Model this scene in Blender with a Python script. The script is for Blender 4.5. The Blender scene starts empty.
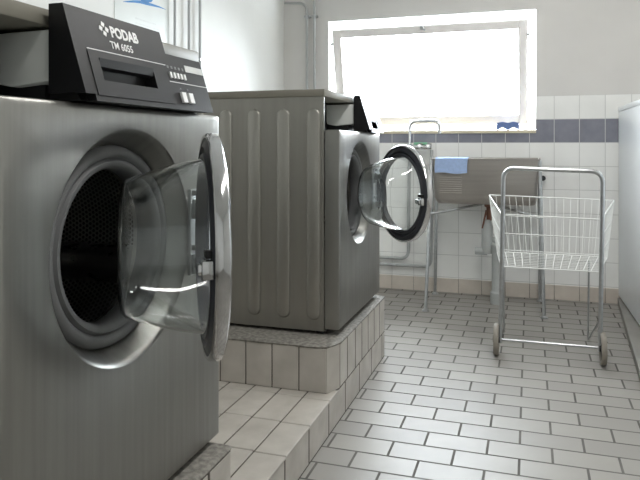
import bpy, bmesh, math, random
from mathutils import Vector, Matrix
random.seed(7)
S = bpy.context.scene
C = S.collection
PI = math.pi

# ------------------------------------------------------------------ helpers
def lin(c):
    c = c / 255.0
    return c / 12.92 if c <= 0.04045 else ((c + 0.055) / 1.055) ** 2.4

def rgb(r, g, b):
    return (lin(r), lin(g), lin(b), 1.0)

def obj(name, bm, mats, parent=None, smooth=True, angle=40, loc=None):
    if not isinstance(mats, (list, tuple)):
        mats = [mats]
    bmesh.ops.recalc_face_normals(bm, faces=bm.faces)
    me = bpy.data.meshes.new(name)
    bm.to_mesh(me)
    bm.free()
    for m in mats:
        me.materials.append(m)
    if smooth:
        for p in me.polygons:
            p.use_smooth = True
        me.set_sharp_from_angle(angle=math.radians(angle))
    o = bpy.data.objects.new(name, me)
    C.objects.link(o)
    if parent:
        o.parent = parent
    if loc:
        o.location = loc
    return o

def thing(name, label, cat, loc=(0, 0, 0), rotz=0, group=None):
    o = bpy.data.objects.new(name, None)
    o.empty_display_size = 0.1
    C.objects.link(o)
    o.location = loc
    o.rotation_euler = (0, 0, rotz)
    tag(o, label, cat, group)
    return o

def tag(o, label, cat, group=None):
    o['label'] = label
    o['category'] = cat
    if group:
        o['group'] = group
    return o

def struct(name, bm, mats, parent=None, **k):
    o = obj(name, bm, mats, parent, **k)
    if parent is None:
        o['kind'] = 'structure'
    return o

def box(bm, x0, x1, y0, y1, z0, z1, bev=0.0, mi=0, seg=2):
    vs = [bm.verts.new((x, y, z)) for x in (x0, x1) for y in (y0, y1) for z in (z0, z1)]
    idx = [(0, 1, 3, 2), (4, 6, 7, 5), (0, 4, 5, 1), (2, 3, 7, 6), (0, 2, 6, 4), (1, 5, 7, 3)]
    fs = []
    for f in idx:
        fc = bm.faces.new([vs[i] for i in f])
        fc.material_index = mi
        fs.append(fc)
    if bev > 0:
        es = set()
        for f in fs:
            es.update(f.edges)
        r = bmesh.ops.bevel(bm, geom=list(es), offset=bev, segments=seg, profile=0.5, affect='EDGES', clamp_overlap=True)
        for f in r['faces']:
            f.material_index = mi
    return vs

def lathe(bm, prof, n=64, axis='x', c=(0, 0, 0), mi=0, closed=False, uv=None):
    """prof: list of (radius, along). closed joins the last ring to the first."""
    rings = []
    for r, a in prof:
        if r < 1e-6:
            p = {'x': (a, 0, 0), 'y': (0, a, 0), 'z': (0, 0, a)}[axis]
            rings.append([bm.verts.new(Vector(p) + Vector(c))])
            continue
        ring = []
        for k in range(n):
            t = 2 * PI * k / n
            u, v = r * math.cos(t), r * math.sin(t)
            p = {'x': (a, u, v), 'y': (v, a, u), 'z': (u, v, a)}[axis]
            ring.append(bm.verts.new(Vector(p) + Vector(c)))
        rings.append(ring)
    m = len(rings)
    for i in range(m if closed else m - 1):
        A, B = rings[i], rings[(i + 1) % m]
        for k in range(n):
            k2 = (k + 1) % n
            if len(A) == 1 and len(B) == 1:
                continue
            if len(A) == 1:
                f = bm.faces.new((A[0], B[k], B[k2]))
            elif len(B) == 1:
                f = bm.faces.new((A[k], B[0], A[k2]))
            else:
                f = bm.faces.new((A[k], B[k], B[k2], A[k2]))
            f.material_index = mi
            if uv:
                lay = bm.loops.layers.uv.verify()
                for l in f.loops:
                    d = l.vert.co - Vector(c)
                    t = math.atan2(d.z, d.y)
                    if k == n - 1 and t < 0.5 and t >= -1e-6:
                        pass
                    l[lay].uv = (t * uv, d.x)
                ts = [l[lay].uv[0] for l in f.loops]
                if max(ts) - min(ts) > PI * uv:
                    for l in f.loops:
                        if l[lay].uv[0] < 0:
                            l[lay].uv[0] += 2 * PI * uv
    return rings

def fillet(pts, r, n=6, closed=False):
    P = [Vector(p) for p in pts]
    out = []
    m = len(P)
    for i in range(m):
        if not closed and i in (0, m - 1):
            out.append(P[i])
            continue
        a, b, c = P[i - 1], P[i], P[(i + 1) % m]
        u, v = (a - b), (c - b)
        rr = r[i] if isinstance(r, (list, tuple)) else r
        d = min(rr, u.length * 0.49, v.length * 0.49)
        if d < 1e-5:
            out.append(b)
            continue
        s, e = b + u.normalized() * d, b + v.normalized() * d
        for k in range(n + 1):
            t = k / n
            out.append((1 - t) ** 2 * s + 2 * t * (1 - t) * b + t * t * e)
    return out

def tube(bm, pts, r, n=10, closed=False, mi=0):
    P = [Vector(p) for p in pts]
    m = len(P)
    T = []
    for i in range(m):
        if closed:
            t = (P[(i + 1) % m] - P[i - 1])
        elif i == 0:
            t = P[1] - P[0]
        elif i == m - 1:
            t = P[-1] - P[-2]
        else:
            t = (P[i + 1] - P[i]).normalized() + (P[i] - P[i - 1]).normalized()
        T.append(t.normalized())
    up = Vector((0, 0, 1)) if abs(T[0].z) < 0.9 else Vector((1, 0, 0))
    N = T[0].cross(up).normalized()
    rings = []
    for i in range(m):
        N = (N - T[i] * N.dot(T[i])).normalized()
        B = T[i].cross(N)
        rings.append([bm.verts.new(P[i] + (N * math.cos(2 * PI * k / n) + B * math.sin(2 * PI * k / n)) * r) for k in range(n)])
    for i in range(m if closed else m - 1):
        A, B_ = rings[i], rings[(i + 1) % m]
        for k in range(n):
            bm.faces.new((A[k], A[(k + 1) % n], B_[(k + 1) % n], B_[k])).material_index = mi
    if not closed:
        bm.faces.new(rings[0][::-1]).material_index = mi
        bm.faces.new(rings[-1]).material_index = mi

def prism(bm, prof, a0, a1, axis='y', mi=0, bev=0):
    """prof: polygon points in the plane across axis (x,z for y; y,z for x; x,y for z)."""
    def P(p, a):
        return {'y': (p[0], a, p[1]), 'x': (a, p[0], p[1]), 'z': (p[0], p[1], a)}[axis]
    A = [bm.verts.new(P(p, a0)) for p in prof]
    B = [bm.verts.new(P(p, a1)) for p in prof]
    n = len(prof)
    fs = [bm.faces.new(A[::-1]), bm.faces.new(B)]
    for i in range(n):
        fs.append(bm.faces.new((A[i], A[(i + 1) % n], B[(i + 1) % n], B[i])))
    for f in fs:
        f.material_index = mi
    if bev:
        bmesh.ops.recalc_face_normals(bm, faces=fs)
        es = set()
        for f in fs:
            es.update(f.edges)
        r = bmesh.ops.bevel(bm, geom=list(es), offset=bev, segments=2, profile=0.5, affect='EDGES', clamp_overlap=True)
        for f in r['faces']:
            f.material_index = mi

def BM():
    return bmesh.new()

# ------------------------------------------------------------------ materials
class N:
    def __init__(s, name):
        s.m = bpy.data.materials.new(name)
        s.m.use_nodes = True
        s.t = s.m.node_tree
        s.b = s.t.nodes['Principled BSDF']
    def new(s, kind, **k):
        n = s.t.nodes.new(kind)
        for a, v in k.items():
            if a.startswith('i_'):
                n.inputs[a[2:].replace('_', ' ')].default_value = v
            else:
                setattr(n, a, v)
        return n
    def link(s, a, b):
        s.t.links.new(a, b)
    def math(s, op, a, b=None, c=None, clamp=False):
        n = s.t.nodes.new('ShaderNodeMath')
        n.operation = op
        n.use_clamp = clamp
        for i, v in enumerate((a, b, c)):
            if v is None:
                continue
            if isinstance(v, (int, float)):
                n.inputs[i].default_value = v
            else:
                s.link(v, n.inputs[i])
        return n.outputs[0]
    def mix(s, f, a, b):
        n = s.t.nodes.new('ShaderNodeMix')
        n.data_type = 'RGBA'
        if isinstance(f, (int, float)):
            n.inputs[0].default_value = f
        else:
            s.link(f, n.inputs[0])
        for i, v in ((6, a), (7, b)):
            if isinstance(v, tuple):
                n.inputs[i].default_value = v
            else:
                s.link(v, n.inputs[i])
        return n.outputs[2]
    def coords(s):
        return s.new('ShaderNodeTexCoord').outputs['Object']
    def xyz(s):
        n = s.new('ShaderNodeSeparateXYZ')
        s.link(s.coords(), n.inputs[0])
        return n.outputs
    def noise(s, scale, detail=3, vec=None, stretch=None):
        n = s.new('ShaderNodeTexNoise')
        n.inputs['Scale'].default_value = scale
        n.inputs['Detail'].default_value = detail
        v = vec or s.coords()
        if stretch:
            mp = s.new('ShaderNodeMapping')
            mp.inputs['Scale'].default_value = stretch
            s.link(v, mp.inputs[0])
            v = mp.outputs[0]
        s.link(v, n.inputs['Vector'])
        return n.outputs['Fac']
    def ramp(s, f, a, b, lo=0.0, hi=1.0):
        n = s.new('ShaderNodeMapRange')
        n.inputs['From Min'].default_value = a
        n.inputs['From Max'].default_value = b
        n.inputs['To Min'].default_value = lo
        n.inputs['To Max'].default_value = hi
        s.link(f, n.inputs['Value'])
        return n.outputs[0]
    def bump(s, h, strength=0.3, dist=0.002):
        n = s.new('ShaderNodeBump')
        n.inputs['Strength'].default_value = strength
        n.inputs['Distance'].default_value = dist
        s.link(h, n.inputs['Height'])
        s.link(n.outputs[0], s.b.inputs['Normal'])
    def set(s, **k):
        for a, v in k.items():
            i = s.b.inputs[a.replace('_', ' ')]
            if hasattr(v, 'links') or hasattr(v, 'is_linked'):
                s.link(v, i)
            else:
                i.default_value = v
        return s

def simple(name, col, rough=0.5, metal=0.0, noise=0.0, nscale=20, **k):
    n = N(name)
    n.set(Roughness=rough, Metallic=metal, **k)
    if noise:
        f = n.noise(nscale, 4)
        d = tuple(c * (1 - noise) for c in col[:3]) + (1,)
        n.set(Base_Color=n.mix(n.ramp(f, 0.35, 0.65), col, d))
    else:
        n.set(Base_Color=col)
    return n.m

def brushed(name, col, rough, stretch, amp=0.22, blotch=0.25):
    n = N(name)
    f = n.noise(1.0, 4, stretch=stretch)
    g = n.noise(3.5, 5)
    f2 = n.ramp(f, 0.3, 0.7)
    g2 = n.ramp(g, 0.3, 0.72)
    d = tuple(c * (1 - amp) for c in col[:3]) + (1,)
    e = tuple(c * (1 - blotch) for c in col[:3]) + (1,)
    c1 = n.mix(f2, col, d)
    c2 = n.mix(g2, c1, e)
    c3 = n.mix(0.5, c1, c2)
    n.set(Base_Color=c3, Metallic=1.0, Roughness=n.math('ADD', n.math('MULTIPLY', g2, 0.10), n.math('ADD', rough, n.math('MULTIPLY', f2, 0.08))))
    n.bump(f2, 0.06, 0.0006)
    return n.m

M = {}
M['steel_front'] = brushed('brushed_steel_front', (0.35, 0.345, 0.325, 1), 0.30, (8, 70, 2.2), 0.13, 0.2)
M['steel_side'] = brushed('satin_steel_side', (0.39, 0.38, 0.35, 1), 0.36, (40, 40, 2), 0.08, 0.12)
M['steel_sink'] = brushed('stainless_sink', (0.46, 0.43, 0.40, 1), 0.38, (3, 3, 60), 0.1, 0.12)
M['steel_dish'] = brushed('pressed_steel', (0.50, 0.49, 0.47, 1), 0.22, (30, 30, 30), 0.08, 0.1)
M['chrome'] = simple('chrome', (0.74, 0.74, 0.75, 1), 0.10, 1.0, 0.10, 30)
M['zinc'] = simple('zinc_tube', (0.55, 0.56, 0.57, 1), 0.30, 1.0, 0.15, 40)
M['lid'] = simple('lid_steel', rgb(132, 129, 119), 0.5, 0.0, 0.12, 9, Specular_IOR_Level=0.25)
M['black'] = simple('black_plastic', rgb(25, 25, 27), 0.42, 0, 0.12, 60, Specular_IOR_Level=0.35)
M['black_slot'] = simple('dark_recess', rgb(14, 14, 15), 0.35)
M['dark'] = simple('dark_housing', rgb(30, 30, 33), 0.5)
M['rubber'] = simple('grey_rubber', rgb(112, 113, 114), 0.55, 0, 0.12, 25)
M['rubber_dark'] = simple('dark_rubber', rgb(62, 64, 71), 0.32, 0, 0.1, 25)
M['white_print'] = simple('white_print', rgb(232, 232, 232), 0.5)
M['label_grey'] = simple('label_grey', rgb(200, 202, 200), 0.45, 0, 0.08, 60)
M['print_grey'] = simple('print_grey', rgb(110, 112, 112), 0.5)
M['box_plastic'] = simple('grey_white_plastic', rgb(226, 229, 226), 0.38, 0, 0.06, 8)
M['white_wire'] = simple('white_coated_wire', rgb(236, 237, 234), 0.35)
M['tyre'] = simple('grey_tyre', rgb(150, 144, 134), 0.6, 0, 0.15, 40)
M['hub'] = simple('black_hub', rgb(40, 40, 42), 0.5)
M['pipe_paint'] = simple('painted_pipe', rgb(176, 178, 178), 0.4, 0, 0.06, 14)
M['pipe_metal'] = simple('pipe_metal', (0.50, 0.50, 0.50, 1), 0.35, 1.0, 0.1, 14)
M['pvc'] = simple('grey_drain_plastic', rgb(178, 181, 180), 0.45, 0, 0.08, 20)
M['copper'] = simple('reddish_brown_fitting', rgb(128, 88, 72), 0.45, 0.3, 0.2, 40)
M['cloth_blue'] = simple('blue_cloth', rgb(164, 186, 224), 0.9, 0, 0.12, 55)
M['sponge_blue'] = simple('blue_sponge', rgb(112, 136, 190), 0.85, 0, 0.15, 60)
M['green'] = simple('green_tag', rgb(120, 190, 150), 0.5)
M['paper'] = simple('poster_paper', rgb(206, 209, 206), 0.35, 0, 0.05, 6)
M['blue_print'] = simple('blue_print', rgb(40, 122, 186), 0.5, 0, 0.15, 30)
M['enamel'] = simple('white_enamel', rgb(240, 244, 248), 0.28, 0, 0.03, 4)
M['plinth_grey'] = simple('grey_plinth_paint', rgb(132, 130, 125), 0.5, 0, 0.12, 12)
M['window_paint'] = simple('window_paint', rgb(244, 240, 238), 0.4, 0, 0.04, 9)
M['sill_cream'] = simple('sill_cream', rgb(226, 214, 190), 0.4, 0, 0.08, 9)
M['knob'] = simple('dark_knob', rgb(40, 44, 50), 0.4)

n = N('old_plaster')
f = n.noise(2.2, 5)
n.set(Base_Color=n.mix(n.ramp(f, 0.3, 0.75), rgb(226, 226, 223), rgb(216, 216, 213)), Roughness=0.75)
n.bump(n.noise(55, 4), 0.05, 0.002)
M['plaster'] = n.m

# clear moulded glass of the doors
n = N('clear_glass')
n.set(Base_Color=(0.94, 0.97, 0.97, 1), Roughness=0.015, IOR=1.47, Transmission_Weight=1.0)
M['glass'] = n.m

# window pane: thin, lets daylight straight through
n = N('window_glass')
t = n.new('ShaderNodeBsdfTransparent')
g = n.new('ShaderNodeBsdfGlossy')
g.inputs['Roughness'].default_value = 0.03
fr = n.new('ShaderNodeFresnel')
fr.inputs['IOR'].default_value = 1.45
mx = n.new('ShaderNodeMixShader')
n.link(fr.outputs[0], mx.inputs[0]); n.link(t.outputs[0], mx.inputs[1]); n.link(g.outputs[0], mx.inputs[2])
n.link(mx.outputs[0], n.t.nodes['Material Output'].inputs['Surface'])
M['pane'] = n.m

# perforated drum
n = N('perforated_steel')
uvn = n.new('ShaderNodeUVMap')
sp = n.new('ShaderNodeSeparateXYZ')
n.link(uvn.outputs[0], sp.inputs[0])
def dots(n, u, v, px, py, ox, oy):
    a = n.math('SUBTRACT', n.math('FRACT', n.math('ADD', n.math('DIVIDE', u, px), ox)), 0.5)
    b = n.math('SUBTRACT', n.math('FRACT', n.math('ADD', n.math('DIVIDE', v, py), oy)), 0.5)
    a, b = n.math('MULTIPLY', a, px), n.math('MULTIPLY', b, py)
    return n.math('SQRT', n.math('ADD', n.math('MULTIPLY', a, a), n.math('MULTIPLY', b, b)))
d = n.math('MINIMUM', dots(n, sp.outputs[0], sp.outputs[1], .0105, .0182, 0, 0), dots(n, sp.outputs[0], sp.outputs[1], .0105, .0182, .5, .5))
hole = n.math('LESS_THAN', d, 0.0034)
n.set(Base_Color=n.mix(hole, (0.30, 0.30, 0.295, 1), (0.006, 0.006, 0.006, 1)), Roughness=0.3, Metallic=n.math('SUBTRACT', 1.0, hole))
M['drum'] = n.m

# floor: glazed klinker bricks 200 x 100
n = N('floor_klinker')
X, Y, Z = n.xyz()
FX, FY, L_, W_ = -.0312, 2.1015, .2010, .1080
cv = n.new('ShaderNodeCombineXYZ')
n.link(n.math('ADD', X, -FX + .5 * L_), cv.inputs[0])
n.link(n.math('ADD', Y, -(FY - .5 * W_)), cv.inputs[1])
br = n.new('ShaderNodeTexBrick')
br.offset = 0.5; br.offset_frequency = 2; br.squash = 1.0
n.link(cv.outputs[0], br.inputs['Vector'])
br.inputs['Scale'].default_value = 1.0
br.inputs['Brick Width'].default_value = L_
br.inputs['Row Height'].default_value = W_
br.inputs['Mortar Size'].default_value = 0.0042
br.inputs['Mortar Smooth'].default_value = 0.15
br.inputs['Color1'].default_value = rgb(151, 148, 142)
br.inputs['Color2'].default_value = rgb(139, 136, 131)
br.inputs['Mortar'].default_value = rgb(82, 79, 76)
f = n.noise(9, 5)
col = n.mix(n.ramp(f, 0.3, 0.75, 0, 0.35), br.outputs['Color'], rgb(136, 133, 128))
mf = br.outputs['Fac']
w = n.noise(26, 3)
n.set(Base_Color=col, Roughness=n.math('ADD', n.math('MULTIPLY', mf, 0.4), 0.40), Specular_IOR_Level=0.3)
h = n.math('ADD', n.math('MULTIPLY', n.math('SUBTRACT', 1.0, mf), 1.0), n.math('MULTIPLY', w, 0.10))
n.bump(h, 0.55, 0.003)
M['floor'] = n.m

# back wall: 15 cm tiles with one dark row, plaster above
n = N('tiled_wall')
X, Y, Z = n.xyz()
TS, GX, ZB = .152, -.609, 1.0132
u = n.math('FRACT', n.math('DIVIDE', n.math('SUBTRACT', X, GX - 40 * TS), TS))
v = n.math('FRACT', n.math('DIVIDE', n.math('SUBTRACT', Z, ZB - 20 * TS), TS))
def edge(n, u):
    return n.math('MINIMUM', u, n.math('SUBTRACT', 1.0, u))
dd = n.math('MINIMUM', edge(n, u), edge(n, v))
gro = n.ramp(dd, 0.008, 0.016, 1.0, 0.0)
band = n.math('MULTIPLY', n.math('GREATER_THAN', Z, ZB), n.math('LESS_THAN', Z, ZB + TS))
above = n.math('GREATER_THAN', Z, ZB + 2 * TS)
f = n.noise(5, 3)
white = n.mix(n.ramp(f, .3, .7), rgb(243, 243, 241), rgb(236, 236, 234))
darkt = n.mix(n.ramp(n.noise(14, 3), .3, .7), rgb(136, 137, 148), rgb(124, 125, 137))
grc = n.mix(band, rgb(196, 196, 194), rgb(206, 206, 206))
tile = n.mix(band, white, darkt)
tl = n.mix(gro, tile, grc)
pl = n.mix(n.ramp(n.noise(2.2, 5), .3, .75), rgb(216, 214, 211), rgb(206, 204, 201))
n.set(Base_Color=n.mix(above, tl, pl), Roughness=n.math('ADD', 0.2, n.math('ADD', n.math('MULTIPLY', above, 0.5), n.math('MULTIPLY', gro, 0.4))))
n.bump(n.math('MULTIPLY', n.math('SUBTRACT', 1.0, gro), n.math('SUBTRACT', 1.0, above)), 0.4, 0.0015)
M['backwall'] = n.m

def tile_mat(name, c1, c2, rough):
    n = N(name)
    f = n.noise(11, 5)
    g = n.noise(2.5, 3)
    c = n.mix(n.ramp(f, .3, .75), c1, c2)
    n.set(Base_Color=n.mix(n.ramp(g, .45, .8, 0, .35), c, c2), Roughness=n.ramp(f, .3, .7, rough, rough + .15))
    n.bump(n.noise(40, 3), 0.12, 0.002)
    return n.m
M['step_tile'] = tile_mat('plinth_tile', rgb(192, 187, 180), rgb(170, 165, 158), .34)
M['step_grout'] = simple('plinth_grout', rgb(86, 79, 72), 0.85, 0, 0.2, 40)
M['skirting'] = tile_mat('skirting_tile', rgb(212, 203, 193), rgb(196, 187, 177), .35)
n = N('rough_mortar')
f = n.noise(70, 6)
n.set(Base_Color=n.mix(n.ramp(f, .35, .65), rgb(142, 139, 132), rgb(104, 101, 96)), Roughness=0.8)
n.bump(f, 0.6, 0.006)
M['mortar'] = n.m

# ------------------------------------------------------------------ the room
YB, XL, XR, YF, ZC = 4.472, -1.72, 1.30, -1.7, 2.55
bm = BM(); box(bm, XL - .15, XR + .15, YF - .15, YB + .3, -.12, 0)
struct('floor', bm, M['floor'], smooth=False)
bm = BM(); box(bm, XL - .15, XR + .15, YF - .15, YB + .3, ZC, ZC + .12)
struct('ceiling', bm, M['plaster'], smooth=False)
bm = BM(); box(bm, XL - .15, XL, YF - .15, YB + .3, 0, ZC)
struct('wall_left', bm, M['plaster'], smooth=False)
bm = BM(); box(bm, XR, XR + .15, YF - .15, YB + .3, 0, ZC)
struct('wall_right', bm, M['plaster'], smooth=False)

# back wall with the window recess cut through
WX0, WX1, WZ0, WZ1, WD = -1.376, 0.040, 1.077, 1.883, 0.30
bm = BM()
xs, zs = [XL, WX0, WX1, XR], [0, WZ0, WZ1, ZC]
def q(bm, pts, mi=0):
    f = bm.faces.new([bm.verts.new(p) for p in pts])
    f.material_index = mi
for yy in (YB, YB + WD):
    for i in range(3):
        for k in range(3):
            if i == 1 and k == 1:
                continue
            q(bm, [(xs[i], yy, zs[k]), (xs[i + 1], yy, zs[k]), (xs[i + 1], yy, zs[k + 1]), (xs[i], yy, zs[k + 1])])
q(bm, [(WX0, YB, WZ0), (WX0, YB, WZ1), (WX0, YB + WD, WZ1), (WX0, YB + WD, WZ0)], 1)
q(bm, [(WX1, YB, WZ0), (WX1, YB, WZ1), (WX1, YB + WD, WZ1), (WX1, YB + WD, WZ0)], 1)
q(bm, [(WX0, YB, WZ1), (WX1, YB, WZ1), (WX1, YB + WD, WZ1), (WX0, YB + WD, WZ1)], 1)
q(bm, [(WX0, YB, WZ0), (WX1, YB, WZ0), (WX1, YB + WD, WZ0), (WX0, YB + WD, WZ0)], 1)
bmesh.ops.remove_doubles(bm, verts=bm.verts, dist=1e-5)
struct('wall_back', bm, [M['backwall'], M['plaster']], smooth=False)

bm = BM(); box(bm, XL - .15, XR + .15, YF - .15, YF, 0, ZC)
struct('wall_front', bm, M['plaster'], smooth=False)

# skirting tiles along the back wall
bm = BM()
GXs = -.609
k = -8
while GXs + k * .152 < XR:
    a, b = max(XL, GXs + k * .152) + .001, min(XR, GXs + (k + 1) * .152) - .001
    if b > a:
        box(bm, a, b, YB - .010, YB + .001, 0, .094, .0015, 0, 1)
    k += 1
box(bm, XL, XR, YB - .007, YB + .001, 0, .092, 0, 1)
struct('baseboard_back', bm, [M['skirting'], M['step_grout']])

# window_1: fixed frame, sash leaning in at the top, pane, opener bar
YW = 4.650
bm = BM()
fw = .05
for (a, b, c_, d_) in ((WX0, WX0 + fw, WZ0 + .03, WZ1), (WX1 - fw, WX1, WZ0 + .03, WZ1), (WX0 + fw, WX1 - fw, WZ0 + .03, WZ0 + .064), (WX0 + fw, WX1 - fw, WZ1 - fw, WZ1)):
    box(bm, a, b, YW, YW + .07, c_, d_, .003)
w1 = struct('window_1', bm, M['window_paint'])
bm = BM()
box(bm, WX0 - .0, WX1 + .0, YB - .012, YW + .07, WZ0 - .001, WZ0 + .022, .003)
obj('sill', bm, M['sill_cream'], w1)
# sash in its own frame, hinged along the bottom
SX0, SX1, SH = WX0 + .034, WX1 - .052, .695
bm = BM()
sl, sr, sb, st = .062, .058, .062, .058
box(bm, SX0, SX0 + sl, -.045, 0, 0, SH, .005); box(bm, SX1 - sr, SX1, -.045, 0, 0, SH, .005)
box(bm, SX0 + sl, SX1 - sr, -.045, 0, 0, sb, .005); box(bm, SX0 + sl, SX1 - sr, -.045, 0, SH - st, SH, .005)
sash = obj('sash', bm, M['window_paint'], w1)
sash.location = (0, YW - .002, 1.150)
sash.rotation_euler = (math.radians(14), 0, 0)
bm = BM(); box(bm, SX0 + sl - .008, SX1 - sr + .008, -.025, -.021, sb - .008, SH - st + .008)
obj('pane', bm, M['pane'], sash, smooth=False)
bm = BM()
for x in (SX0 - .012, SX1 - .004):
    box(bm, x, x + .018, -.060, -.040, SH - .105, SH - .085, .003)
obj('catch', bm, M['zinc'], sash)
bm = BM()
tube(bm, [(-.93, YW - .012, 1.848), (-.46, YW - .012, 1.848)], .008)
box(bm, -.95, -.925, YW - .024, YW + .002, 1.838, 1.858, .002); box(bm, -.47, -.44, YW - .024, YW + .002, 1.838, 1.858, .002)
obj('opener_bar', bm, M['zinc'], w1)
bm = BM()
tube(bm, fillet([(-.70, YW - .20, 1.800), (-.70, YW - .235, 1.806), (-.675, YW - .235, 1.775)], .01), .006)
box(bm, -.712, -.688, YW - .225, YW - .190, 1.785, 1.812, .003)
obj('latch', bm, M['zinc'], w1)

# ------------------------------------------------------------------ tiled step and plinths
def tiles_x_face(bm, X, ys, z0, z1, t=.010, g=.011):       # tiles on a face looking to +x
    for a, b in zip(ys[:-1], ys[1:]):
        box(bm, X - t, X, a + g / 2, b - g / 2, z0 + .003, z1 - .003, .001, 0, 1)
K = -.652
ZS = .117
Z1, Z2 = .304, .285
bm = BM()
Ystep0, Yend = -1.0, 3.02
box(bm, XL, K - .0012, Ystep0, Yend - .003, 0, ZS - .003, 0, 1)
yy = [Ystep0]
ys0 = [1.705 + .2095 * i for i in range(-13, 7)]
ys0 = [y for y in ys0 if Ystep0 < y < Yend - .03] + [Yend]
tiles_x_face(bm, K, [Ystep0] + ys0, 0.002, ZS)
# top tiles
xs = [K, -.753, -.855, -.957, -1.059, -1.161, -1.263, -1.365, -1.467, -1.569, -1.671, XL]
yt = [1.30, 1.506, 1.716, 1.926, 2.136, 2.346]
for i in range(len(xs) - 1):
    off = .006 * (i % 3)
    for a, b in zip(yt[:-1], yt[1:]):
        a2, b2 = max(a + off, 1.30), min(b + off, 2.24)
        if b2 - a2 > .02:
            box(bm, xs[i + 1] + .0025, xs[i] - (.0025 if i else 0), a2 + .002, b2 - .002, ZS - .008, ZS, .002, 0, 1)
# far end face
x = K
while x > XL + .02:
    x2 = max(x - .2, XL)
    box(bm, x2 + .002, x - .002, Yend - .008, Yend, .002, ZS - .002, .002, 0, 1)
    x = x2
struct('tiled_step', bm, [M['step_tile'], M['step_grout']], angle=30)

def plinth(name, y0, y1, ztop, chamfer_lo, ys, y_left=None):
    bm = BM()
    cut_x, cut_y = (.030, .070) if chamfer_lo else (0, 0)
    pr = [(XL, y0 + .004), (K - cut_x - .0012, y0 + .003), (K - .0012, y0 + cut_y + .002), (K - .0012, y1 - .004), (XL, y1 - .004)]
    if not chamfer_lo:
        pr = [(XL, y0 + .004), (K - .0012, y0 + .004), (K - .0012, y1 - .004), (XL, y1 - .004)]
    prism(bm, pr, ZS - .001, ztop - .008, 'z', 1)
    tiles_x_face(bm, K, ys, ZS, ztop - .010)
    if chamfer_lo:
        # left face tiles
        x = K - cut_x
        while x > XL + .02:
            x2 = max(x - .1035, XL)
            box(bm, x2 + .002, x - .002, y0, y0 + .006, ZS + .001, ztop - .010, .002, 0, 1)
            x = x2
        a, b = Vector((K - cut_x, y0, 0)), Vector((K, y0 + cut_y, 0))
        d = (b - a).normalized(); nn = Vector((d.y, -d.x, 0))
        a2, b2 = a + d * .002, b - d * .002
        pp = [a2, b2, b2 - nn * .008, a2 - nn * .008]
        prism(bm, [(p.x, p.y) for p in pp], ZS + .001, ztop - .010, 'z', 0)
    # end face toward +y
    x = K
    while x > XL + .02:
        x2 = max(x - .1035, XL)
        box(bm, x2 + .002, x - .002, y1 - .006, y1, ZS + .001, ztop - .010, .002, 0, 1)
        x = x2
    # mortar cap with a soft uneven edge
    pts = []
    base = [(XL, y0 - .002)] + ([(K - cut_x, y0 - .002), (K + .001, y0 + cut_y)] if chamfer_lo else [(K + .001, y0 - .002)]) + [(K + .001, y1 + .002), (XL, y1 + .002)]
    P = fillet([(p[0], p[1], 0) for p in base], [0, .05, .05, .01, 0] if chamfer_lo else [0, .01, .01, 0], 5)
    dense = []
    for i in range(len(P)):
        a, b = P[i], P[(i + 1) % len(P)]
        m = max(1, int((b - a).length / .03))
        for k in range(m):
            dense.append(a.lerp(b, k / m))
    cen = Vector(((XL + K) / 2, (y0 + y1) / 2, 0))
    rings = []
    for ins, z in ((.001, ztop - .0105), (-.001, ztop - .005), (.004, ztop - .001), (.010, ztop)):
        ring = []
        for p in dense:
            j = random.uniform(-.0012, .0012)
            dirv = (cen - p); dirv = Vector((math.copysign(min(1, abs(dirv.x) * 4), dirv.x), math.copysign(min(1, abs(dirv.y) * 4), dirv.y), 0))
            # inset each straight side inward
            ix = -ins if p.x > K - .06 else 0
            iy = ins if p.y < y0 + .06 else (-ins if p.y > y1 - .03 else 0)
            ring.append(bm.verts.new((p.x + ix + (j if p.x > XL + .01 else 0), p.y + iy + j, z + j * .8)))
        rings.append(ring)
    nn = len(dense)
    for A, B in zip(rings[:-1], rings[1:]):
        for k in range(nn):
            bm.faces.new((A[k], A[(k + 1) % nn], B[(k + 1) % nn], B[k])).material_index = 2
    bm.faces.new(rings[-1]).material_index = 2
    bm.faces.new(rings[0][::-1]).material_index = 2
    return struct(name, bm, [M['step_tile'], M['step_grout'], M['mortar']], angle=35)

p1y = 1.362
plinth('near_plinth', -.30, p1y, Z1, False, [-.30 + .1108 * i for i in range(15)] + [p1y])
plinth('far_plinth', 2.190, 3.020, Z2, True, [2.260, 2.362, 2.480, 2.584, 2.692, 2.805, 2.912, 3.020])

# ------------------------------------------------------------------ washing machines
def text_mesh(bm, txt, size, bold=0.0):
    """a text laid out from the origin in the u,v plane; returns (verts, width)."""
    cu = bpy.data.curves.new('lettering_curve', 'FONT')
    cu.body = txt
    cu.size = size
    cu.offset = bold
    cu.extrude = 0.0003
    cu.resolution_u = 3
    o = bpy.data.objects.new('lettering_temp', cu)
    C.objects.link(o)
    bpy.context.view_layer.update()
    dg = bpy.context.evaluated_depsgraph_get()
    me = bpy.data.meshes.new_from_object(o.evaluated_get(dg))
    n0 = len(bm.verts)
    bm.from_mesh(me)
    bm.verts.ensure_lookup_table()
    vs = bm.verts[n0:]
    bpy.data.objects.remove(o)
    bpy.data.curves.remove(cu)
    bpy.data.meshes.remove(me)
    x0 = min(v.co.x for v in vs); x1 = max(v.co.x for v in vs)
    y0 = min(v.co.y for v in vs); y1 = max(v.co.y for v in vs)
    return vs, x0, x1, y0, y1

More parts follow.
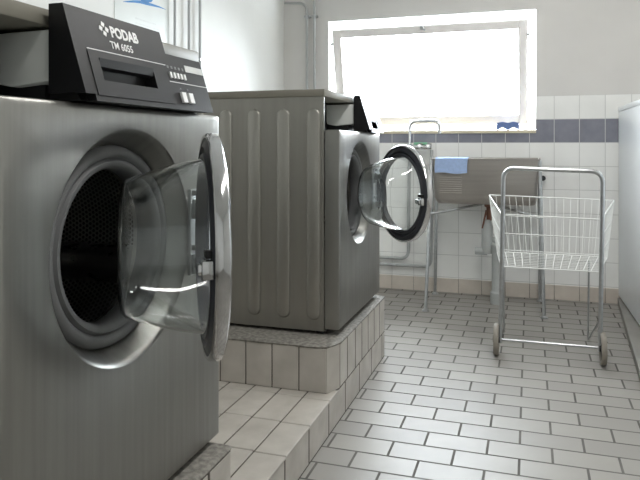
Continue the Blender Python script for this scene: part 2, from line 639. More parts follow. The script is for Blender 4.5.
def machine(label, loc, W, feet, door_deg, door_sag, con, full, rotz=0):
    t = thing('washing_machine', label, 'washing machine', loc, rotz, 'front loading washing machines on the tiled plinths')
    ZF = .754                      # top of the front panel
    D = .72                        # depth
    cy, cz, R = .312, .501, .214   # door port
    # ---- cabinet: sides, back, bottom, recessed upper front
    bm = BM()
    RX = -.175
    def side(yo, yi, sgn):
        # outer sheet with raised vertical ribs pressed outward
        prf = [(-D, 0), (-.0615, 0), (-.0615, .879), (-D, .879)]
        prism(bm, prf, min(yo, yi), max(yo, yi), 'y', 0)
        ribs = [-.103 - .121 * i for i in range(5)]
        for rx in ribs:
            hw, z0, z1, hgt = .027, .040, .835, .0075
            loop = []
            nS = 10
            for k in range(nS + 1):
                a = PI * k / nS
                loop.append((rx + hw * math.cos(a), z1 - hw + hw * math.sin(a)))
            for k in range(nS + 1):
                a = PI + PI * k / nS
                loop.append((rx + hw * math.cos(a), z0 + hw + hw * math.sin(a)))
            rings = []
            for ins, h in ((0, 0), (.0012, .0032), (.0032, .0062), (.0060, hgt)):
                ring = []
                for (x, z) in loop:
                    zc = min(max(z, z0 + hw), z1 - hw)
                    v = Vector((x - rx, z - zc)); l = v.length
                    v = v * ((l - ins) / l)
                    ring.append(bm.verts.new((rx + v.x, yo + sgn * h, zc + v.y)))
                rings.append(ring)
            m = len(loop)
            for A, B in zip(rings[:-1], rings[1:]):
                for k in range(m):
                    bm.faces.new((A[k], A[(k + 1) % m], B[(k + 1) % m], B[k]))
            bm.faces.new(rings[-1])
    side(0, .004, -1)
    side(W, W - .004, 1)
    box(bm, -D, -D + .004, .004, W - .004, 0, .879)
    box(bm, -D, -.058, .004, W - .004, 0, .004)
    box(bm, -D, RX, .004, W - .004, .760, .879)
    cab = obj('cabinet', bm, M['steel_side'], t, angle=50)
    bm = BM()
    box(bm, RX, RX + .004, .004, W - .004, .752, .879)
    for y in (.004, W - .010):
        box(bm, RX + .004, -.062, y, y + .006, .7525, .879)
    obj('recess_panel', bm, M['dark'], t, smooth=False)
    bm = BM(); box(bm, RX + .004, -.050, .004, W - .004, .7495, .7525)  # pale floor added to throw light on the detergent box
    obj('recess_floor', bm, M['label_grey'], t, smooth=False)
    # ---- lid
    bm = BM()
    box(bm, -D - .005, -.058, -.006, W + .006, .879, .907, .004)
    obj('lid', bm, M['lid'], t)
    # ---- feet
    if feet > 0:
        for x in (-.085, -D + .06):
            for y in (.04, W - .04):
                bm = BM(); lathe(bm, [(0, -feet), (.020, -feet), (.020, -feet * .4), (.012, -feet * .4), (.012, .001), (0, .001)], 20, 'z', (x, y, 0))
                obj('foot', bm, M['dark'], t)
    # ---- front panel with round port
    bm = BM()
    ZL = .010
    angs = sorted(set([2 * PI * k / 96 for k in range(96)] + [math.atan2(b - cz, a - cy) % (2 * PI) for a in (0, W) for b in (ZL, ZF)]))
    def rect(a, ins):
        dx, dz = math.cos(a), math.sin(a)
        ts = []
        # corner rays keep hitting the inset corners
        for (A, B) in ((0, ZL), (W, ZL), (W, ZF), (0, ZF)):
            if abs(math.atan2(B - cz, A - cy) % (2 * PI) - a) < 1e-9:
                return (A + (ins if A == 0 else -ins), B + (ins if B == ZL else -ins))
        if dx > 1e-9: ts.append((W - ins - cy) / dx)
        if dx < -1e-9: ts.append((ins - cy) / dx)
        if dz > 1e-9: ts.append((ZF - ins - cz) / dz)
        if dz < -1e-9: ts.append((ZL + ins - cz) / dz)
        tt = min(ts)
        return (cy + dx * tt, cz + dz * tt)
    loops = []
    for ins, x in ((.012, 0.0), (.006, -.0008), (.002, -.0032), (0, -.009), (0, -.058)):
        loops.append([bm.verts.new((x,) + rect(a, ins)) for a in angs])
    inner = []
    for r, x in ((R, 0.0), (R - .003, -.0015), (R - .010, -.012), (R - .024, -.034), (R - .030, -.046)):
        inner.append([bm.verts.new((x, cy + r * math.cos(a), cz + r * math.sin(a))) for a in angs])
    seq = inner[::-1] + loops
    m = len(angs)
    for A, B in zip(seq[:-1], seq[1:]):
        for k in range(m):
            bm.faces.new((A[k], A[(k + 1) % m], B[(k + 1) % m], B[k]))
    obj('front_panel', bm, M['steel_front'], t, angle=38)
    # ---- door gasket
    bm = BM()
    lathe(bm, [(.186, -.048), (.181, -.036), (.173, -.031), (.165, -.033), (.160, -.041), (.155, -.033), (.147, -.034), (.141, -.044), (.142, -.078), (.160, -.095), (.188, -.095)], 72, 'x', (0, cy, cz), closed=True)
    obj('door_gasket', bm, M['rubber'], t, angle=60)
    # ---- drum
    bm = BM()
    lathe(bm, [(.146, -.084), (.152, -.098), (.225, -.112), (.232, -.120)], 72, 'x', (0, cy, cz), 1, uv=.232)
    lathe(bm, [(.232, -.120), (.232, -.440)], 72, 'x', (0, cy, cz), 0, uv=.232)
    lathe(bm, [(.232, -.440), (.06, -.455), (0, -.455)], 72, 'x', (0, cy, cz), 1, uv=.232)
    dr = obj('drum', bm, [M['drum'], M['steel_dish']], t, angle=50)
    for k in range(3):
        a = math.radians(100 + 120 * k)
        bm = BM()
        prf = [(-.045, .002), (-.020, -.050), (-.008, -.062), (.008, -.062), (.020, -.050), (.045, .002)]
        pts = []
        ca, sa = math.cos(a), math.sin(a)
        for (s_, d_) in prf:
            rr = .230 + d_
            pts.append((cy + rr * ca - s_ * sa, cz + rr * sa + s_ * ca))
        prism(bm, pts, -.430, -.135, 'x', 0, .004)
        obj('lifter', bm, M['steel_dish'], dr)
    # ---- door, built closed, hinged at the right of the port, then swung open
    HY = cy + .222
    ho = (.010, HY, cz - .007)
    oc = (0, -.212, 0)                      # ring centre in hinge frame
    RO = .203
    bm = BM()
    lathe(bm, [(RO - .008, .000), (RO - .003, -.001), (RO, .003), (RO + .0015, .012), (RO, .021), (RO - .006, .025), (RO - .036, .027), (RO - .040, .024), (RO - .038, .018), (RO - .010, .016)], 96, 'x', oc, closed=True)
    door = obj('door', bm, M['chrome'], t, angle=35)
    door.location = ho
    door.rotation_euler = (math.radians(door_sag), 0, math.radians(door_deg))
    door.rotation_mode = 'XYZ'
    bm = BM()
    lathe(bm, [(RO - .0085, .0155), (RO - .0085, .004), (RO - .016, .000), (RO - .024, -.004), (RO - .029, .001), (RO - .034, .001), (RO - .038, -.005), (RO - .046, -.005), (RO - .046, .020), (RO - .036, .017)], 96, 'x', oc, closed=True)
    obj('door_seal', bm, M['rubber_dark'], door, angle=35)
    bm = BM()
    th = .0045
    BD = .150
    outer = [(RO - .0445, .016), (RO - .046, -.008), (RO - .052, -.040), (RO - .064, -.085), (RO - .075, -.118), (RO - .081, -.136), (RO - .090, -.145), (RO - .110, -.149), (0, -BD)]
    innr = [(0, -BD + th), (RO - .110, -.149 + th), (RO - .091, -.145 + th), (RO - .0845, -.134), (RO - .079, -.117), (RO - .068, -.084), (RO - .056, -.039), (RO - .050, -.007), (RO - .0485, .016)]
    lathe(bm, outer + innr, 96, 'x', oc, closed=False)
    # close the mouth edge
    bmesh.ops.remove_doubles(bm, verts=bm.verts, dist=1e-6)
    bm.edges.ensure_lookup_table()
    be = [e for e in bm.edges if len(e.link_faces) == 1]
    if be:
        bmesh.ops.bridge_loops(bm, edges=be)
    obj('glass_bowl', bm, M['glass'], door, angle=50)
    # latch on the free side of the ring, hinge block on the other
    bm = BM()
    yl = oc[1] - RO + .030
    box(bm, -.020, .004, yl - .012, yl + .016, -.036, -.006, .003)
    box(bm, -.026, -.016, yl - .004, yl + .026, -.030, -.012, .003)
    obj('latch', bm, M['chrome'], door)
    bm = BM(); box(bm, -.014, -.002, yl - .006, yl + .026, -.004, .008, .002)
    obj('latch_slot', bm, M['black_slot'], door)
    for z in (-.06, .06):
        bm = BM()
        tube(bm, [(-.002, -.002, z - .018), (-.002, -.002, z + .018)], .008, 12)
        box(bm, -.004, .012, -.034, .002, z - .012, z + .012, .003)
        obj('hinge', bm, M['zinc'], door)
    bm = BM()
    box(bm, -.003, .006, HY - .014, HY + .022, cz - .095, cz + .095, .003)
    for z in (-.06, .06):
        box(bm, .0, .020, HY - .010, HY + .012, cz + z - .032, cz + z - .020, .002)
        box(bm, .0, .020, HY - .010, HY + .012, cz + z + .020, cz + z + .032, .002)
    obj('hinge_plate', bm, M['zinc'], t)
    # ---- console
    y0, ystep, y1 = con
    xb, zb_, xt, zt = .030, .750, -.019, .908
    Lh = math.hypot(xt - xb, zt - zb_)
    ux, uz = (xt - xb) / Lh, (zt - zb_) / Lh
    def F(y, tt, off=0.0):          # point on the sloping face
        return Vector((xb + ux * tt + uz * off, y, zb_ + uz * tt - ux * off))
    def pf(tt, off=0):
        p = F(0, tt, off)
        return (p.x, p.z)
    bm = BM()
    T1, T2 = .1665, .121
    back = -.046
    z_low = .7535
    lo = min(.024, (y1 - y0) * .1)
    # slot in the tall part
    if full:
        sl = (.212, .379, .0405, .080)
    else:
        sl = (y0 + (y1 - y0) * .22, y0 + (y1 - y0) * .74, .020, .066)
    def block(ya, yb, t0, t1):
        zt_ = pf(t1)[1]
        zb0 = pf(t0)[1]
        prism(bm, [(back, max(zb0, z_low)), (pf(t0)[0], pf(t0)[1]), pf(t1), (back, zt_)], ya, yb, 'y', 0)
    block(y0, y0 + lo, .015, T1)
    block(y0 + lo, sl[0], .003, T1)
    block(sl[0], sl[1], .003, sl[2])
    block(sl[0], sl[1], sl[3], T1)
    block(sl[1], ystep, .003, T1)
    block(ystep, y1, .003, T2)
    bmesh.ops.remove_doubles(bm, verts=bm.verts, dist=1e-6)
    # back of the slot and raised fascia frame
    co = obj('control_console', bm, M['black'], t, angle=20)
    if full:
        co.scale = (1, .978, 1)
        co.location = (0, .155 * .022 - .002, .003)
    bm = BM()
    pts = [pf(sl[2] - .001, -.030), pf(sl[3] + .001, -.012), pf(sl[3] + .001, -.034), pf(sl[2] - .001, -.036)]
    prism(bm, pts, sl[0] - .001, sl[1] + .001, 'y')
    obj('slot_lining', bm, M['black_slot'], co, smooth=False)
    def plate(bm, ya, yb, ta, tb, h, sk=0.0, lift=0.0):
        vs = []
        for off in (lift, lift + h):
            for (yq, tq) in ((ya, ta), (yb, ta), (yb + sk, tb), (ya + sk, tb)):
                vs.append(bm.verts.new(F(yq, tq, off)))
        for f in ((0, 1, 2, 3), (4, 5, 6, 7), (0, 1, 5, 4), (1, 2, 6, 5), (2, 3, 7, 6), (3, 0, 4, 7)):
            bm.faces.new([vs[i] for i in f])
    # drawer front: thin raised plate around the slot
    bm = BM()
    h = .0014
    if full:
        a, b, c_, d_ = .186, .432, .013, .091
    else:
        a, b, c_, d_ = y0 + .03, y1 - .03, .008, .080
    plate(bm, a, sl[0], c_, d_, h); plate(bm, sl[1], b, c_, d_, h)
    plate(bm, sl[0], sl[1], c_, sl[2], h); plate(bm, sl[0], sl[1], sl[3], d_, h)
    obj('drawer_front', bm, M['black'], co, smooth=False)
    bm = BM()
    pts = [pf(sl[3], .003), pf(sl[3] - .014, -.001), pf(sl[3] - .016, -.010), pf(sl[3], -.012)]
    prism(bm, pts, sl[0], sl[1], 'y')
    obj('drawer_grip', bm, M['black'], co, smooth=False)
    bm = BM(); prism(bm, [(back - .001, z_low - .001), (pf(.002, -.018)[0], z_low - .001), pf(.020, -.018), (back - .001, pf(.02)[1])], y0 + .004, y1 - .004, 'y')
    obj('console_base', bm, M['black_slot'], co, smooth=False)
    if full:
        bm = BM()
        plate(bm, .188, .434, .0942, .0956, .0006)
        plate(bm, .434, .592, .0604, .0618, .0006)
        obj('printed_line', bm, M['white_print'], co, smooth=False)
        def lettering(txt, y, tt, cap, width, bold, nm):
            bm = BM()
            vs, x0_, x1_, b0, b1 = text_mesh(bm, txt, .03, bold)
            for v in vs:
                yq = y + (v.co.x - x0_) / (x1_ - x0_) * width
                tq = tt + (v.co.y - b0) / (b1 - b0) * cap
                v.co = F(yq, tq, .0005 + v.co.z)
            return obj(nm, bm, M['white_print'], co, smooth=False)
        lettering('PODAB', .2700, .1262, .0215, .0850, .0011, 'lettering')
        lettering('TM 6055', .2590, .1042, .0140, .0680, .0003, 'lettering')
        bm = BM()
        for dy, dt in ((0, .0085), (.0085, 0), (0, -.0085), (-.0085, 0)):
            c0 = (.2510 + dy, .1385 + dt)
            r = .0050
            vs = []
            for off in (.0002, .0009):
                for a_ in range(4):
                    ang = PI / 4 * 2 * a_ + .35
                    vs.append(bm.verts.new(F(c0[0] + r * 1.15 * math.cos(ang), c0[1] + r * 1.15 * math.sin(ang), off)))
            for f in ((0, 1, 2, 3), (4, 5, 6, 7), (0, 1, 5, 4), (1, 2, 6, 5), (2, 3, 7, 6), (3, 0, 4, 7)):
                bm.faces.new([vs[i] for i in f])
        obj('emblem', bm, M['white_print'], co, smooth=False)
        for k in range(5):
            bm = BM(); plate(bm, .4400 + k * .0140, .4470 + k * .0140, .0690, .0810, .0030)
            obj('button', bm, M['white_print'], co, smooth=False)
        for k in range(5):
            bm = BM(); plate(bm, .4370 + k * .0148, .4450 + k * .0148, .0895, .0955, .0006)
            obj('printed_symbol', bm, M['print_grey'], co, smooth=False)
        bm = BM(); plate(bm, .5120, .5890, .0890, .1035, .0008)
        obj('label_strip', bm, M['label_grey'], co, smooth=False)
        for y in (.4625, .4915):
            bm = BM(); plate(bm, y, y + .0170, .0180, .0395, .0050)
            obj('rocker_switch', bm, M['white_print'], co, smooth=False)
            bm = BM(); plate(bm, y + .004, y + .010, .0470, .0500, .0006)
            obj('printed_symbol', bm, M['print_grey'], co, smooth=False)
        bm = BM(); plate(bm, .432, .4335, .0150, .0440, .0006)
        obj('drawer_edge_line', bm, M['print_grey'], co, smooth=False)
    # ---- pale detergent box behind the console
    bm = BM()
    ba, bb = y0 + .006, min(y1 - .02, y0 + .30)
    prf = [(back - .001, .788), (RX + .045, .781), (RX + .008, .788), (RX + .0045, .80), (RX + .0045, .871), (back - .001, .873)]
    prism(bm, prf, ba, bb, 'y', 0, .004)
    obj('detergent_box', bm, M['box_plastic'], t)
    bm = BM(); box(bm, RX + .0045, back - .030, ba + .02, bb - .02, .7525, .785)
    obj('box_base', bm, M['dark'], t, smooth=False)
    return t

m1 = machine('large near washing machine with open round door and white lettering on its black console', (-.690, .709, .308), .670, .004, 33, -2.5, (.155, .447, .592), True)
m2 = machine('farther washing machine by the window, its ribbed grey steel side showing', (-.670, 2.320, .298), .680, .013, 43, 0.0, (.371, .530, .632), False)

# ------------------------------------------------------------------ laundry trolley
t = thing('laundry_trolley', 'tubular steel laundry trolley with white wire basket standing on the tiled floor', 'laundry trolley', (0, 3.2, 0))
bm = BM()
pts = [(-.134, 0, .060), (-.117, 0, .887), (.316, 0, .875), (.304, 0, .060)]
tube(bm, fillet(pts, .055, 8), .0098, 12)
obj('handle_frame', bm, M['zinc'], t)
bm = BM(); tube(bm, [(-.160, 0, .074), (.328, 0, .076)], .006, 10)
obj('axle', bm, M['zinc'], t)
for x in (-.150, .316):
    bm = BM()
    lathe(bm, [(.058, -.011), (.070, -.012), (.0745, -.006), (.0745, .006), (.070, .012), (.058, .011)], 40, 'x', (x, 0, .0745), closed=True)
    wh = obj('wheel', bm, M['tyre'], t)
    bm = BM()
    lathe(bm, [(0, -.016), (.016, -.016), (.018, -.008), (.059, -.004), (.059, .004), (.018, .008), (.016, .016), (0, .016)], 32, 'x', (x, 0, .0745))
    obj('hub', bm, M['hub'], wh)
# wire basket
NTL, NTR, NBL, NBR = (Vector(p) for p in ((-.128, .028, .665), (.312, .028, .655), (-.130, .028, .415), (.300, .028, .415)))
FTL, FTR, FBL, FBR = (Vector(p) for p in ((-.212, .50, .722), (.418, .50, .708), (-.165, .40, .425), (.375, .40, .425)))
bm = BM()
rw, rt = .0014, .0030
def seg(a, b, r):
    tube(bm, [a, b], r, 6)
for loop in ((NTL, NTR, FTR, FTL), (NBL, NBR, FBR, FBL)):
    tube(bm, fillet(loop, .012, 3, True), rt, 8, True)
for a, b in ((NTL, NBL), (NTR, NBR), (FTL, FBL), (FTR, FBR)):
    seg(a, b, rt)
for f in (.36, .68):
    lp = [NTL.lerp(NBL, f), NTR.lerp(NBR, f), FTR.lerp(FBR, f), FTL.lerp(FBL, f)]
    tube(bm, fillet(lp, .012, 3, True), .002, 6, True)
def wires(a, b, c, d, n_):
    for k in range(1, n_):
        seg(a.lerp(b, k / n_), c.lerp(d, k / n_), rw)
wires(NTL, NTR, NBL, NBR, 13)
wires(FTL, FTR, FBL, FBR, 18)
wires(NTL, FTL, NBL, FBL, 13)
wires(NTR, FTR, NBR, FBR, 13)
wires(NBL, NBR, FBL, FBR, 13)
wires(NBL, FBL, NBR, FBR, 9)
obj('wire_basket', bm, M['white_wire'], t)
for p in (-.121, .312):
    for z in (.655, .418):
        bm = BM(); tube(bm, [(p, 0, z), (p, .030, z)], .005, 8)
        obj('basket_bracket', bm, M['zinc'], t)
for s, xa, xt_ in ((-1, -.130, -.130), (1, .284, .305)):
    bm = BM()
    foot = Vector((xa, .386, .005))
    tube(bm, fillet([(xa, .330, .420), foot, (xt_, .0, .205)], .012, 4), .0048, 8)
    obj('support_leg', bm, M['zinc'], t)

# ------------------------------------------------------------------ utility sink
t = thing('utility_sink', 'freestanding stainless steel laundry sink on thin tube legs under the window', 'sink', (0, 4.1, 0))
bm = BM()
# tapered trough with thickness
def ring(x0, x1, y0, y1, z, r=.03, n=4):
    P = fillet([(x0, y0, z), (x1, y0, z), (x1, y1, z), (x0, y1, z)], r, n, True)
    return [bm.verts.new(p) for p in P]
SY0, SY1 = 0.0, .345
zt, zb_ = .915, .632
R_ = [ring(-.555, .032, SY0 + .02, SY1 - .03, zb_, .05), ring(-.572, .045, SY0 + .004, SY1 - .012, zb_ + .035, .035), ring(-.582, .055, SY0, SY1, zt - .006, .012),
      ring(-.592, .064, SY0 - .010, SY1 + .006, zt - .006, .012), ring(-.592, .064, SY0 - .010, SY1 + .006, zt, .012), ring(-.576, .050, SY0 + .008, SY1 - .006, zt, .012),
      ring(-.568, .042, SY0 + .010, SY1 - .016, zb_ + .037, .035), ring(-.552, .029, SY0 + .024, SY1 - .034, zb_ + .004, .05)]
m = len(R_[0])
for A, B in zip(R_[:-1], R_[1:]):
    for k in range(m):
        bm.faces.new((A[k], A[(k + 1) % m], B[(k + 1) % m], B[k]))
bm.faces.new(R_[0][::-1]); bm.faces.new(R_[-1])
basin = obj('basin', bm, M['steel_sink'], t, angle=40)
# pressed scrubbing ridges on the front left
bm = BM()
for k in range(12):
    z = .700 + k * .0135
    tube(bm, [(-.535, .0012 + (z < .70) * .002, z), (-.400, .0012, z)], .0024, 6)
obj('scrub_ridges', bm, M['steel_sink'], basin)
lg = [((-.596, -.180, 0), (-.586, .012, .905)), ((.079, -.135, 0), (.058, .012, .905)), ((-.604, .290, 0), (-.590, .290, .905)), ((.063, .290, 0), (.060, .290, .905))]
for a, b in lg:
    bm = BM()
    tube(bm, [a, b], .0105, 10)
    lathe(bm, [(0, 0), (.022, 0), (.022, .006), (.011, .014), (.0, .014)], 20, 'z', a)
    obj('leg', bm, M['zinc'], t)
for a in ((-.591, -.062, .570), (.066, -.045, .565)):
    bm = BM()
    tube(bm, [a, (-.250 + (.040 if a[0] > 0 else -.040), .150, .622)], .0085, 8)
    obj('brace', bm, M['zinc'], t)

# drain under the sink
d = thing('sink_drain', 'grey plastic trap and white standpipe under the steel sink', 'drain pipe', (-.245, 4.262, 0))
bm = BM()
lathe(bm, [(0, .6312), (.030, .6312), (.030, .610), (.017, .600), (.017, .520), (0, .520)], 24, 'z')
obj('tailpiece', bm, M['copper'], d)
bm = BM(); tube(bm, [(-.016, -.012, .585), (-.040, -.022, .470)], .006, 8)
obj('overflow_tube', bm, M['copper'], d)
bm = BM()
lathe(bm, [(0, .525), (.024, .525), (.026, .500), (.034, .480), (.034, .330), (.030, .310), (0, .305)], 28, 'z', (-.012, 0, 0))
lathe(bm, [(0, -.075), (.022, -.075), (.024, -.060), (.024, .0), (0, .0)], 24, 'x', (-.012, 0, .322))
obj('trap', bm, M['pvc'], d)
bm = BM()
tube(bm, fillet([(-.012, 0, .40), (.048, 0, .40), (.048, 0, .30)], .03), .018, 14)
lathe(bm, [(0, 0), (.042, 0), (.042, .07), (.036, .075), (.033, .085), (.033, .345), (.036, .350), (.036, .370), (.020, .375), (0, .375)], 28, 'z', (.050, -.02, 0))
obj('standpipe', bm, M['pvc'], d)

# blue cloth over the front rim of the sink
bm = BM()
x0, x1 = -.560, -.362
nx, path = 14, [(.060, .935 - .018), (.03, .9185), (.006, .9185), (-.008, .9180), (-.0155, .912), (-.0160, .895), (-.0150, .870), (-.0150, .845), (-.0155, .824)]
grid = []
for i in range(nx + 1):
    x = x0 + (x1 - x0) * i / nx
    row = []
    for j, (y, z) in enumerate(path):
        wv = .0018 * math.sin(i * 1.3 + j * .4)
        row.append((x + .004 * math.sin(j * .7), y - abs(wv) * (1 if j > 3 else 0), z + (abs(wv) if j <= 3 else 0) + (.004 * math.sin(i * .5) if j == len(path) - 1 else 0)))
    grid.append(row)
V = [[bm.verts.new(p) for p in r] for r in grid]
for i in range(nx):
    for j in range(len(path) - 1):
        bm.faces.new((V[i][j], V[i + 1][j], V[i + 1][j + 1], V[i][j + 1]))
bmesh.ops.recalc_face_normals(bm, faces=bm.faces)
bmesh.ops.solidify(bm, geom=bm.faces[:], thickness=-.003)
cl = obj('cleaning_cloth', bm, M['cloth_blue'], loc=(0, 4.1, 0))
tag(cl, 'light blue cloth hung over the front rim of the steel sink', 'cloth')

# blue sponge cloth on the sill: two humps
bm = BM()
nn = 24
top, bot = [], []
for i in range(nn + 1):
    u = i / nn
    x = -.208 + .141 * u
    arch = max(0, math.sin(u * 2 * PI - .0) ** 2) * .020
    bot.append((x, arch if .04 < u < .96 else 0))
    top.append((x, .050 - .006 * math.cos(u * 4 * PI) * .5))
prism(bm, bot + top[::-1], 4.475, 4.535, 'y')
sp_ = obj('folded_cloth', bm, M['sponge_blue'], loc=(0, 0, 1.099), angle=50)
tag(sp_, 'small folded blue cloth lying on the window sill', 'cloth')

# faucet and supply pipes left of the sink
fa = thing('faucet', 'chrome faucet with high arched spout left of the steel sink', 'faucet', (-.68, 4.42, 0))
bm = BM(); tube(bm, fillet([(-.100, 0, .965), (-.098, 0, 1.160), (.105, -.06, 1.160), (.112, -.06, 1.075)], [0, .05, .05, 0], 8), .011, 12)
obj('spout', bm, M['chrome'], fa)
bm = BM()
tube(bm, [(-.100, .0, .985), (.050, .0, .985)], .017, 14)
lathe(bm, [(0, 0), (.022, 0), (.022, -.02), (0, -.02)], 20, 'y', (-.02, .052, .985))
tube(bm, [(-.02, .0, .985), (-.02, .04, .985)], .013, 12)
obj('mixer_body', bm, M['chrome'], fa)
for x in (-.028, .032):
    bm = BM()
    lathe(bm, [(0, 0), (.016, 0), (.020, -.012), (.016, -.028), (0, -.030)], 20, 'y', (x, -.014, .992))
    tube(bm, [(x, -.032, .992), (x + .020, -.042, 1.008)], .005, 8)
    obj('valve_handle', bm, M['chrome'], fa)
bm = BM(); box(bm, -.070, .020, -.012, .012, 1.002, 1.016, .003)
obj('green_tag', bm, M['green'], fa)
fa.children[-1]['label'] = 'green strip'
def pipe_thing(label, pts, r, clamps, bend=.03, mat='pipe_paint', wall='back', name='water_pipe'):
    t = thing(name, label, 'pipe', pts[0], 0, 'pipes fixed to the walls')
    o0 = Vector(pts[0])
    bm = BM(); tube(bm, fillet([Vector(p) - o0 for p in pts], bend, 6), r, 12)
    obj('tube', bm, M[mat], t)
    for c in clamps:
        c = Vector(c) - o0
        bm = BM()
        if wall == 'back':
            box(bm, c.x - r - .010, c.x + r + .010, c.y - r - .003, YB - o0.y - .0006, c.z - .008, c.z + .008, .002)
        else:
            box(bm, XL - o0.x, c.x + r + .003, c.y - r - .010, c.y + r + .010, c.z - .008, c.z + .008, .002)
        obj('clamp', bm, M['zinc'], t)
    return t
YP = 4.440
pipe_thing('upper of two thin wall pipes near the floor, bending up behind the far machine door', [(-1.45, YP, .218), (-.792, YP, .218), (-.785, YP, .985)], .0115, [(-.903, YP, .218)], .06)
pipe_thing('lower of two thin wall pipes near the floor, bending up beside the sink leg', [(-1.45, YP, .170), (-.640, YP, .172), (-.634, YP, .966)], .0115, [(-.903, YP, .170)], .05)
pipe_thing('wall pipe in the back corner that bends left near the top', [(-1.700, YP, 2.035), (-1.530, YP, 2.020), (-1.527, YP, .0)], .0095, [(-1.528, YP, 1.925)], .06)
pipe_thing('straight upright wall pipe nearest to the window', [(-1.474, YP, ZC), (-1.466, YP, .0)], .0095, [(-1.472, YP, 1.925)])
XP = XL + .020
pipe_thing('upright left wall pipe nearest to the poster', [(XP, 2.895, ZC), (XP, 2.895, .0)], .0068, [(XP, 2.895, 1.95), (XP, 2.895, 1.2)], wall='left')
pipe_thing('middle one of three upright pipes on the left wall', [(XP, 3.038, ZC), (XP, 3.038, .0)], .0075, [(XP, 3.038, 1.95), (XP, 3.038, 1.2)], wall='left')
pipe_thing('upright left wall pipe farthest from the poster', [(XP, 3.157, ZC), (XP, 3.157, .0)], .0075, [(XP, 3.157, 1.95), (XP, 3.157, 1.46), (XP, 3.157, 1.36)], wall='left')

# poster
t = thing('poster', 'pale paper poster with blue brush strokes on the wall above the near machine', 'poster', (XL, 2.42, 1.36))
bm = BM(); box(bm, -.001, .002, 0, .450, 0, .48)
sheet = obj('sheet', bm, M['paper'], t, smooth=False)
bm = BM()
def stroke(pts, w, x=.0026):
    for i in range(len(pts) - 1):
        (a0, b0), (a1, b1) = pts[i], pts[i + 1]
        w0 = w * math.sin(PI * (i + .15) / (len(pts) - .7)); w1 = w * math.sin(PI * (i + 1.15) / (len(pts) - .7))
        vs = [bm.verts.new(p) for p in ((x, a0, b0 - w0), (x, a1, b1 - w1), (x, a1, b1 + w1), (x, a0, b0 + w0), (.0018, a0, b0 - w0), (.0018, a1, b1 - w1), (.0018, a1, b1 + w1), (.0018, a0, b0 + w0))]
        for f in ((0, 1, 2, 3), (4, 7, 6, 5), (0, 4, 5, 1), (2, 6, 7, 3), (0, 3, 7, 4), (1, 5, 6, 2)):
            bm.faces.new([vs[j] for j in f])
S1 = [(.06, .272), (.10, .280), (.15, .292), (.20, .300), (.25, .303), (.30, .306), (.36, .309), (.42, .308)]
S2 = [(.15, .345), (.18, .325), (.21, .316), (.25, .318), (.29, .326), (.31, .340)]
stroke(S1, .0075); stroke(S2, .012)
obj('blue_brush_stroke', bm, M['blue_print'], t, smooth=False)
bm = BM()
for k, (a, b) in enumerate(((.16, .33), (.16, .37), (.16, .28))):
    box(bm, .0018, .0024, a, b, .215 - k * .022, .221 - k * .022)
box(bm, .0018, .0024, .275, .290, .168 - .04, .180 - .04)
obj('printed_line', bm, M['label_grey'], t, smooth=False)

# small dark knob on the back wall
bm = BM()
lathe(bm, [(0, 0), (.010, 0), (.012, -.010), (.017, -.014), (.017, -.026), (0, -.030)], 24, 'y')
k_ = obj('wall_knob', bm, M['knob'], loc=(.082, YB, .783))
tag(k_, 'small round dark knob on the white tiles right of the sink', 'knob')

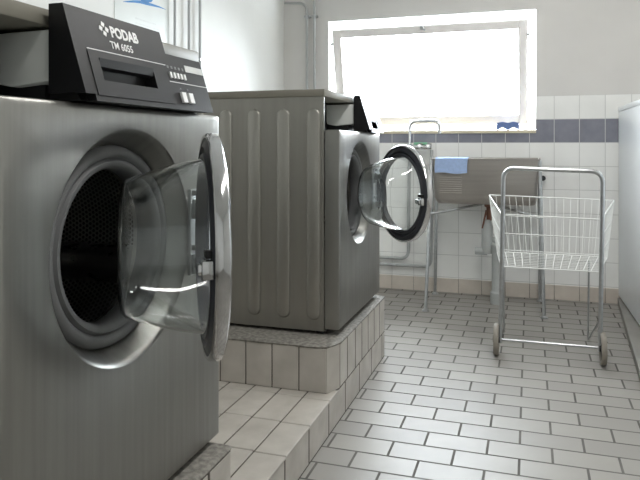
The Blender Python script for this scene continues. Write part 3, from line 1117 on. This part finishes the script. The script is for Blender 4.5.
# white enamelled appliance on the right
t = thing('laundry_appliance', 'tall glossy white enamelled appliance on a grey base at the right', 'appliance', (.530, 4.455, 0), math.radians(1.2))
AD, AW = 1.75, .62
bm = BM(); box(bm, 0, AW, -AD, 0, .055, 1.205, .004)
body = obj('body', bm, M['enamel'], t)
bm = BM(); box(bm, -.002, AW + .002, -AD - .002, .002, 1.206, 1.236, .006)
obj('top_panel', bm, M['enamel'], t)
bm = BM(); box(bm, .010, AW - .010, -AD + .01, -.01, .043, .0555)  # strip coloured dark for the shade between body and base
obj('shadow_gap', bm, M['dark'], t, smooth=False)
bm = BM(); prism(bm, [(-.006, -.004), (AW, -.004), (AW, -AD), (-.145, -AD)], 0, .044, 'z', 0, .003)
obj('base', bm, M['plinth_grey'], t)

# ------------------------------------------------------------------ daylight
wd = bpy.data.worlds.new('sky')
S.world = wd
wd.use_nodes = True
bg = wd.node_tree.nodes['Background']
bg.inputs['Color'].default_value = (0.86, 0.945, 1.0, 1)
bg.inputs['Strength'].default_value = 9.0
def portal(name, loc, rot, sx, sy):
    l = bpy.data.lights.new(name, 'AREA')
    l.shape = 'RECTANGLE'; l.size = sx; l.size_y = sy
    l.cycles.is_portal = True
    o = bpy.data.objects.new(name, l)
    C.objects.link(o)
    o.location = loc; o.rotation_euler = rot
portal('window_portal', ((WX0 + WX1) / 2, YB + WD + .02, (WZ0 + WZ1) / 2), (math.radians(-90), 0, 0), WX1 - WX0, WZ1 - WZ0)

# two unseen tube-shaped lights added at ceiling height to brighten the aisle
for yl_, en in ((1.0, 5.5), (2.9, 4.6)):
    l = bpy.data.lights.new('ceiling_fill', 'AREA')
    l.shape = 'RECTANGLE'; l.size = .10; l.size_y = 1.5
    l.energy = en
    l.color = (1.0, .985, .955)
    o = bpy.data.objects.new('ceiling_fill', l)
    C.objects.link(o)
    o.location = (.20, yl_, ZC - .06)

# ------------------------------------------------------------------ camera
cam = bpy.data.cameras.new('camera')
co = bpy.data.objects.new('camera', cam)
C.objects.link(co)
co.location = (0, 0, .991)
co.rotation_euler = (PI / 2, 0, .3116)
cam.sensor_width = 36.0
cam.lens = 650.9 / 640 * 36.0
cam.shift_y = -(240 - 146.1) / 640
cam.clip_start = 0.02
S.camera = co

S.view_settings.view_transform = 'Standard'
S.view_settings.look = 'None'
S.view_settings.gamma = 1.0
S.view_settings.use_curve_mapping = False
S.view_settings.exposure = 2.0
cy = S.cycles
cy.use_denoising = True
cy.max_bounces = 14
cy.diffuse_bounces = 8
cy.glossy_bounces = 6
cy.transmission_bounces = 12
cy.transparent_max_bounces = 12
cy.sample_clamp_indirect = 6.0
